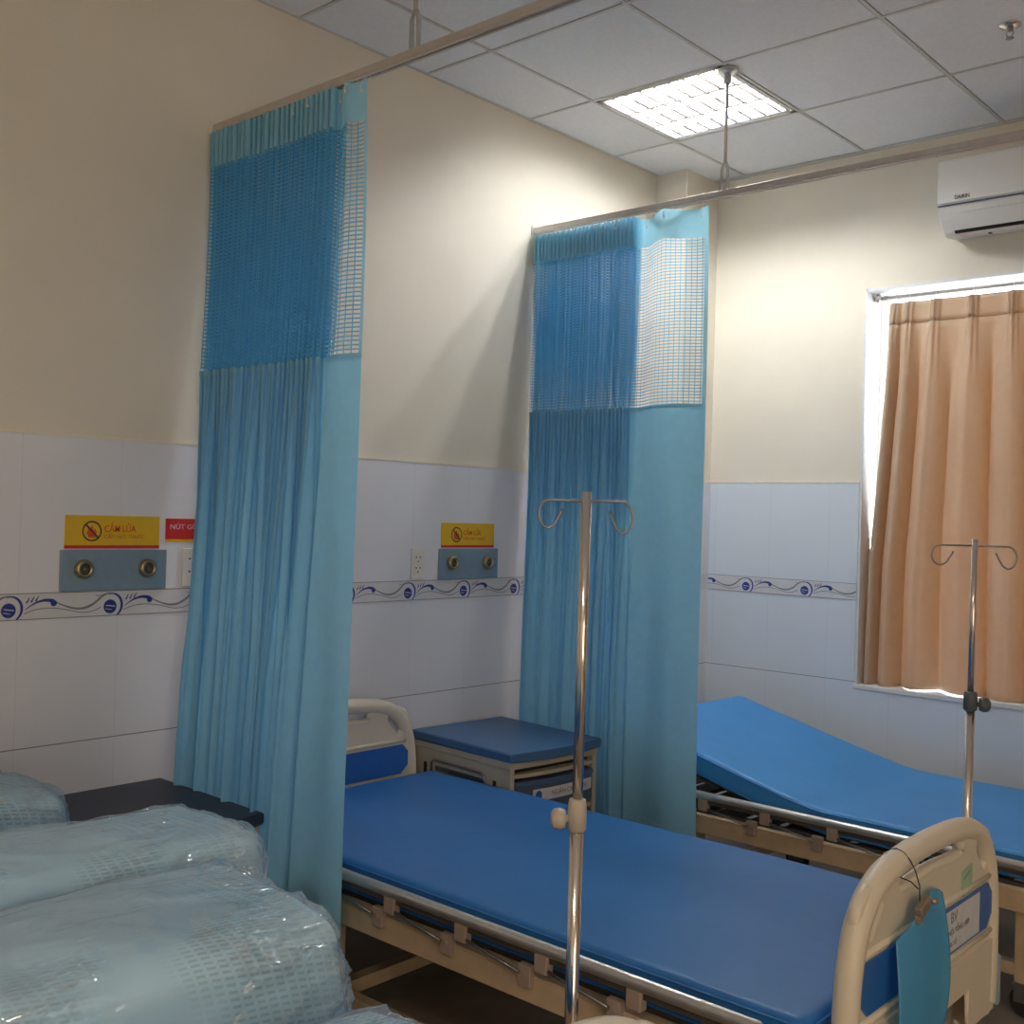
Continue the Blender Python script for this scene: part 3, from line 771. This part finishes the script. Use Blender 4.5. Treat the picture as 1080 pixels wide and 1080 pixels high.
b.lathe([(.006, -.008), (.006, .008)], (.034, .014, .018), 'x', 10).box(-.002, .010, -.03, -.018, -.03, -.012, M_=Matrix.Translation((.022, -.02, .012)))
b.build('clip', M['clip'], t)
b = MB().tube([(.024, -.036, .028), (.024, -.038, .06), (.016, -.042, .090), (.006, -.047, .112), (-.008, -.050, .127), (-.022, -.052, .132), (-.038, -.052, .127), (-.050, -.050, .110), (-.052, -.046, .092), (-.044, -.042, .078), (-.022, -.038, .069), (.004, -.036, .064), (.021, -.036, .052)], .0015, 6)
b.build('wire_loop', M['ink'], t)

# ------------------------------------------------------------ mattresses
def mattress(name, label, x0, x1, y0, y1, ztop, th, m, profile=None, seed=1):
    cx, cy = (x0+x1)/2, (y0+y1)/2; hx_, hy = (x1-x0)/2, (y1-y0)/2
    root = thing(name, label, 'mattress', (cx, cy, ztop-th), 0, 'blue mattresses')
    nx, ny = 110, 40
    def prof(x): return profile(x+cx) if profile else 0
    def sec(k, n, inset=0):
        return
    b = MB()
    # top and bottom surfaces meet in a rounded side wall
    def surf(a, c):
        x = -hx_+2*hx_*a
        # c runs round the cross-section
        return x
    ring = []; r = .022
    ys = [(-hy+r)+(2*hy-2*r)*k/ny for k in range(ny+1)]
    def zt(x, y):
        return th+prof(x)+.004*noise.noise(Vector(((x+cx)*2.2, (y+cy)*3, seed)))+.003*math.cos(PI*y/(2*hy))
    top = [(y, 1, 0) for y in ys]
    arcR = [(hy-r, r, PI/2-k*PI/2/5) for k in range(1, 6)]
    def section(x, ins):
        P = []
        for y in ys: P.append((y, zt(x, y)))
        for k in range(1, 6): a = PI/2-k*PI/2/5; P.append((hy-r+r*math.cos(a), zt(x, hy)-r+r*math.sin(a)))
        P.append((hy+.001, prof(x)+th*.5))
        for k in range(0, 6): a = -k*PI/2/5; P.append((hy-r+r*math.cos(a), prof(x)+r+r*math.sin(a)))
        P.append((0, prof(x)))
        for k in range(0, 6): a = -PI/2-k*PI/2/5; P.append((-hy+r+r*math.cos(a), prof(x)+r+r*math.sin(a)))
        P.append((-hy-.001, prof(x)+th*.5))
        for k in range(0, 5): a = PI-k*PI/2/5; P.append((-hy+r+r*math.cos(a), zt(x, -hy)-r+r*math.sin(a)))
        return [(p[0]*(1-ins/hy) if abs(p[0]) > hy-.06 else p[0], prof(x)+th*.5+(p[1]-prof(x)-th*.5)*(1-ins/(th*.5)*.99)) for p in P]
    xs = [-hx_, -hx_+.004, -hx_+.012]+[-hx_+.022+(2*hx_-.044)*k/nx for k in range(nx+1)]+[hx_-.012, hx_-.004, hx_]
    ins = [.022, .012, .004]+[0]*(nx+1)+[.004, .012, .022]
    V = []
    for x, i in zip(xs, ins): V.append([b.bm.verts.new((x, y, z)) for y, z in section(x, i)])
    n = len(V[0])
    for i in range(len(V)-1):
        for k in range(n): b._f([V[i][k], V[i][(k+1) % n], V[i+1][(k+1) % n], V[i+1][k]], True)
    b._f(V[0][::-1]); b._f(V[-1])
    b.build('cover', m, root)
    for z in (th-.012, .012):
        pts = [(x, -hy-.001, prof(x)+z) for x in xs[2:-2:3]]+[(xs[-3], -hy, prof(xs[-3])+z), (hx_, -hy+.02, prof(hx_)+z), (hx_, hy-.02, prof(hx_)+z)]+[(x, hy+.001, prof(x)+z) for x in xs[-3:2:-3]]+[(-hx_, hy-.02, prof(-hx_)+z), (-hx_, -hy+.02, prof(-hx_)+z)]
        MB().tube(pts, .003, 6, closed=True).build('piping', m, root)
    return root
mattress('mattress', 'flat blue vinyl mattress on the bed between the two curtains', -3.03, -.985, 2.01, 2.955, .572, .092, M['mattress'])
def raise_head(x):
    d = -1.76-x
    if d <= 0: return .012*math.exp(-(d/.18)**2)*0
    s = .26; k = .10
    return s*(math.sqrt(d*d+k*k)-k)
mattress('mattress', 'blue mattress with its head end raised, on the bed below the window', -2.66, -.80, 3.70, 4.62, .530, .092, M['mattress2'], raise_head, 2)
mattress('mattress', 'blue mattress underneath the plastic-wrapped bundles', -2.94, -.895, .435, 1.35, .622, .092, M['mattress'], None, 3)
bpy.data.objects['mattress'].location.z  # first one rests on the platform
# raised back section of bed 2
o = MB()
for k in range(5):
    x = -1.80-.16*k; z = .438+raise_head(x)-.012
    o.box(x-.05, x+.05, 3.74, 4.58, z-.014, z, bev=.003)
o.tube([(-1.80, 3.76, .42), (-2.55, 3.76, .42+raise_head(-2.55))], .012, 8).tube([(-1.80, 4.56, .42), (-2.55, 4.56, .42+raise_head(-2.55))], .012, 8)
o.tube([(-2.3, 4.15, .41), (-2.42, 4.15, .40+raise_head(-2.42))], .012, 8)
o = o.build('backrest_platform', M['dark']); o.parent = bed2; o.data.transform(Matrix.Translation(-bed2.location))

# ------------------------------------------------------------ bedside cabinets
def cabinet(loc, rz, label, ztop=.70, topm=None):
    t = thing('bedside_cabinet', label, 'cabinet', loc, rz, 'bedside cabinets')
    W, D = .235, .27                      # half width (y), half depth (x); front faces +x
    def bow(y, a=.030): return a*(1-(y/W)**2)
    def outline(e, f=0, a=.030): return [(-D-e, -W-e), (-D-e, W+e)][::-1]+[(D+e+bow(y, a) if 0 else D+e+a*(1-(y/(W+e))**2), y) for y in [(-W-e)+2*(W+e)*k/12 for k in range(13)]]
    MB().prism(outline(.012), Matrix.Translation((0, 0, ztop-.036)), .036, .007).build('top', topm or M['cabtop'], t)
    MB().prism(outline(.004, 0, .012), Matrix.Translation((0, 0, ztop-.062)), .026, .003).build('top_shelf', M['cabbody'], t)
    b = MB(); zb = .09
    b.box(-D, D-.01, -W, -W+.018, zb, ztop-.06, bev=.002).box(-D, D-.01, W-.018, W, zb, ztop-.06, bev=.002).box(-D, -D+.012, -W, W, zb, ztop-.06)
    b.box(-D, D, -W, W, zb, zb+.02)
    for s in (-1, 1): b.box(D-.02, D+.004, s*W-(.022 if s > 0 else 0), s*W+(.022 if s < 0 else 0), zb, ztop-.06, bev=.002)
    b.build('body', M['cabbody'], t)
    MB().box(-D+.01, D-.03, -W+.02, W-.02, zb+.02, ztop-.07).build('interior', M['black'], t)
    def bowed(z0, z1, x, a, m, nm, par, y0=-W+.026, y1=W-.026, dep=.02):
        P = [(x-dep, y1), (x-dep, y0)]+[(x+a*(1-(y/W)**2), y) for y in [y0+(y1-y0)*k/12 for k in range(13)]]
        return MB().prism(P, Matrix.Translation((0, 0, z0)), z1-z0, .002).build(nm, m, par)
    bowed(ztop-.098, ztop-.084, D-.003, .022, M['cabbody'], 'pull_out_tray', t)
    d = bowed(ztop-.235, ztop-.112, D, .026, M['drawer'], 'drawer', t)
    bowed(ztop-.128, ztop-.118, D+.006, .032, M['cabtop'], 'drawer_lip', d, -W+.03, W-.03)
    lb = bowed(ztop-.190, ztop-.146, D+.0012, .0265, M['label'], 'drawer_label', d, -.13, .20, .001); lb['label'] = 'white strip label with a round blue emblem'
    bb = MB().use(M['bluep']); disc(bb, (-.105, ztop-.168), .017, Matrix.Translation((D+.026*(1-(.105/W)**2)+.0024, 0, 0)) @ RX @ Matrix.Rotation(-.0, 4, 'Z'), .0012)
    bb.build('emblem', None, lb, fix=False)
    tx = text_obj('lettering', 'NGĂN CÁ NHÂN', .024, Matrix.Translation((0, .06, ztop-.168)) @ RX, M['grey'], .0003, lb, .20)
    for v in tx.data.vertices: v.co.x += D+.0265*(1-(v.co.y/W)**2)+.0022
    bowed(ztop-.262, ztop-.245, D-.004, .020, M['cabbody'], 'divider', t)
    dr = bowed(.13, ztop-.272, D, .026, M['drawer'], 'door', t)
    bowed(ztop-.30, ztop-.285, D+.006, .032, M['cabtop'], 'door_lip', dr)
    # side towel rail in a recessed outline
    b = MB(); y = -W-.003
    b.tube([(-D+.12, y-.012, ztop-.155), (-D+.12, y-.012, ztop-.105), (-D+.135, y-.012, ztop-.095), (-D+.27, y-.012, ztop-.095), (-D+.405, y-.012, ztop-.095), (-D+.42, y-.012, ztop-.105), (-D+.42, y-.012, ztop-.155)], .0045, 8)
    b.box(-D+.135, -D+.405, y-.004, y+.003, ztop-.135, ztop-.118)
    b.build('towel_rail', M['steel'], t)
    b = MB()
    for x in (-D+.07, -D+.465): b.box(x-.007, x+.007, y-.002, y+.002, ztop-.165, ztop-.115)
    b.build('side_slots', M['black'], t)
    for sx in (-1, 1):
        for sy in (-1, 1):
            MB().lathe([(.020, -.010), (.025, -.006), (.025, .006), (.020, .010)], (sx*(D-.04), sy*(W-.04), .025), 'y', 16).cyl((sx*(D-.04), sy*(W-.04), .045), (sx*(D-.04), sy*(W-.04), .092), .008, 8).build('castor', M['rubber'], t)
    return t
cabinet((-2.888, 3.220, 0), math.radians(-4), 'blue-topped cream bedside cabinet between the flat bed and the further curtain', .695)
cabinet((-2.915, 1.655, 0), 0, 'bedside cabinet with shade coloured into its top, behind the wrapped bundles, left of the nearer curtain', .675, mat('shaded_cabinet_top', (.035, .045, .075), .5))  # top coloured darker to stand for the shadow it lies in

# ------------------------------------------------------------ drip stands
def drip_stand(loc, label, ztop, zcol, hw, cm, colh, kn, ang, r1=.0095, r2=.0125, lean=(0, 0)):
    t = thing('drip_stand', label, 'drip stand', loc, 0, 'drip stands')
    lx, ly = lean
    MB().cyl((0, 0, zcol), (lx, ly, ztop), r1, 18).build('upper_pole', M['chrome'], t)
    MB().cyl((0, 0, .10), (0, 0, zcol), r2, 18).build('lower_pole', M['chrome'], t)
    c = MB().lathe([(.0135, 0), (.0185, .004), (.0185, colh-.012), (.0165, colh), (.0105, colh+.002)], (0, 0, zcol-colh*.45)).build('collar', cm, t)
    d = Vector((math.cos(kn), math.sin(kn), 0)); p = Vector((0, 0, zcol-.004))
    MB().tube([p+d*.012, p+d*.022, p+d*.023, p+d*.034, p+d*.046, p+d*.052], [.007, .007, .017, .021, .019, .010], 16).build('clamp_knob', cm, c)
    a = Vector((math.cos(ang), math.sin(ang), 0)); top = Vector((lx, ly, ztop-.018))
    hk = MB()
    for s, dr in ((-1, .055), (1, .062)):
        pts = [top+a*s*.002, top+a*s*hw*.55]+[top+a*s*(hw*.78+hw*.22*math.sin(th))+Vector((0, 0, -(dr/2)*(1-math.cos(th)))) for th in [PI*k/14 for k in range(15)]]
        pts += [top+a*s*hw*.66+Vector((0, 0, -dr*.86)), top+a*s*hw*.55+Vector((0, 0, -dr*.5)), top+a*s*hw*.50+Vector((0, 0, -dr*.30))]
        hk.tube(pts, .0026, 8)
    hk.build('bag_hooks', M['steel'], t)
    MB().lathe([(.030, 0), (.034, .01), (.030, .035), (.016, .05)], (0, 0, .075)).build('hub', M['white'], t)
    for k in range(5):
        th = 2*PI*k/5+.3; e = Vector((math.cos(th), math.sin(th), 0))
        lg = MB().tube([Vector((0, 0, .09))+e*.02, Vector((0, 0, .085))+e*.12, Vector((0, 0, .062))+e*.25], [.012, .011, .010], 10).build('leg', M['steel'], t)
        MB().lathe([(.018, -.009), (.024, -.006), (.024, .006), (.018, .009)], Vector((0, 0, .024))+e*.25, 'y', 14).cyl(Vector((0, 0, .045))+e*.25, Vector((0, 0, .064))+e*.25, .006, 8).build('castor', M['rubber'], lg)
drip_stand((-1.330, 1.70, 0), 'chrome drip stand with a beige collar, in front of the flat bed', 1.602, .965, .092, M['knob'], .062, math.radians(222), math.radians(40), .0105, .0135)
drip_stand((-1.075, 3.12, 0), 'thin chrome drip stand with a dark grey collar, between footboard and window', 1.523, 1.072, .118, M['dknob'], .052, math.radians(25), math.radians(42), .0085, .0125)

# ------------------------------------------------------------ wrapped bundles
def bundle(label, c, half, rz, seed, tilt=0, sag=.02):
    t = thing('wrapped_bundle', label, 'bundle', (c[0], c[1], c[2]-half[2]), rz, 'plastic-wrapped bundles of folded cloth piled on the bed')
    def shape(off, wr, n=44):
        bm = bmesh.new(); bmesh.ops.create_cube(bm, size=2)
        bmesh.ops.subdivide_edges(bm, edges=bm.edges[:], cuts=n, use_grid_fill=True)
        ux = .020
        for v in bm.verts:
            p = v.co; q = Vector([math.copysign(min(abs(a), 1), a) for a in p])
            # rounded box
            r = min(half)*.30; P = Vector((q.x*half[0], q.y*half[1], q.z*half[2]))
            K = Vector([max(-h+r, min(h-r, a)) for a, h in zip(P, half)]); d = P-K
            if d.length > 0: P = K+d.normalized()*min(d.length, r) if d.length > r else K+d
            w = P+Vector(c)
            nrm = d.normalized() if d.length > 1e-6 else Vector((0, 0, 1))
            bulge = .022*noise.noise(w*3.2+Vector((seed, 0, 0)))+.005*noise.noise(w*10+Vector((seed, 3, 0)))
            ctr = Vector((P.x/half[0], P.y/half[1], P.z/half[2]))
            P.z -= sag*(abs(ctr.y)**3)*(1 if P.z > 0 else 0)
            if P.z > 0: P.z += .015*(1-ctr.x**2)
            wrn = 0
            if wr:
                e = Vector((w.x*10+w.y*4, w.y*7-w.x*3, w.z*12)); rr = 1-abs(noise.noise(e+Vector((seed*2, 1, 5))))*2
                rr2 = 1-abs(noise.noise(e*2.3+Vector((seed, 7, 2))))*2
                endf = .45+1.2*abs(ctr.y)**6
                wrn = wr*endf*(max(0, rr)**3*1.0+.45*max(0, rr2)**3)
            P += nrm*(bulge+off+wrn)
            P.z = max(P.z, -half[2]+.001)
            v.co = P+Vector((0, 0, half[2]))
        for f in bm.faces: f.smooth = True
        return bm
    b = MB(); b.bm.free(); b.bm = shape(0, 0, 30); b.build('folded_cloth', M['pkg'], t)
    b = MB(); b.bm.free(); b.bm = shape(.002, .008, 66); o = b.build('plastic_film', M['film'], t)
    return t
bz = .622
bundle('largest wrapped bundle in front, its crinkled film end nearest the drip stand', (-1.497, .665, bz+.160), (.192, .45, .155), math.radians(-2), 4, sag=.008)
bundle('long pale wrapped bundle lying behind the largest one', (-1.91, .72, bz+.160), (.160, .55, .155), math.radians(-2), 9, sag=.01)
bundle('wrapped bundle at the far left, in front of the tiled wall', (-2.51, .72, bz+.150), (.18, .46, .145), 0, 15)
bundle('wrapped bundle low at the bottom edge, right of the largest one', (-1.105, .75, bz+.105), (.135, .38, .100), math.radians(4), 22)

# ------------------------------------------------------------ light, world, camera
def area(name, loc, rot, sx, sy, power, col):
    l = bpy.data.lights.new(name, 'AREA'); l.shape = 'RECTANGLE'; l.size = sx; l.size_y = sy; l.energy = power; l.color = col
    o = bpy.data.objects.new(name, l); C.objects.link(o); o.location = loc; o.rotation_euler = rot; return o
area('warm_fill_right', (XR-.02, -.4, 1.5), (0, math.radians(90), 0), 2.0, 2.6, 24, (1, .82, .64))  # added fill from the right
area('warm_fill_behind', (.2, -1.0, ZC-.03), (0, 0, 0), .6, .6, 15, (1, .84, .68))  # added ambient fill overhead, not tied to any fixture
W_ = bpy.data.worlds.new('world'); SC.world = W_; W_.use_nodes = True
nt = W_.node_tree; bg = nt.nodes['Background']
sky = nt.nodes.new('ShaderNodeTexSky'); sky.sky_type = 'NISHITA'; sky.sun_elevation = math.radians(50); sky.sun_rotation = math.radians(200); sky.sun_disc = False
mx = nt.nodes.new('ShaderNodeMixRGB'); mx.inputs[0].default_value = .85; mx.inputs[2].default_value = (.9, .95, 1, 1)
nt.links.new(sky.outputs[0], mx.inputs[1]); nt.links.new(mx.outputs[0], bg.inputs['Color']); bg.inputs['Strength'].default_value = 7.0

cam = bpy.data.cameras.new('camera'); co = bpy.data.objects.new('camera', cam); C.objects.link(co)
f_, yaw, pitch, roll = 1158.542, .731049, .00374396, .0292120
fw = Vector((-math.sin(yaw)*math.cos(pitch), math.cos(yaw)*math.cos(pitch), math.sin(pitch)))
r0 = Vector((math.cos(yaw), math.sin(yaw), 0)); u0 = r0.cross(fw)
r2 = r0*math.cos(roll)+u0*math.sin(roll); u2 = -r0*math.sin(roll)+u0*math.cos(roll)
mw = Matrix((r2, u2, -fw)).transposed().to_4x4(); mw.translation = (0, 0, H); co.matrix_world = mw
cam.sensor_width = 36; cam.sensor_fit = 'HORIZONTAL'; cam.lens = f_*36/1080; cam.clip_start = .05
SC.camera = co
SC.view_settings.view_transform = 'Standard'; SC.view_settings.look = 'None'; SC.view_settings.gamma = 1; SC.view_settings.use_curve_mapping = False
SC.view_settings.exposure = 0.7
SC.cycles.use_denoising = True
SC.cycles.transparent_max_bounces = 40
SC.cycles.max_bounces = 10; SC.cycles.diffuse_bounces = 6
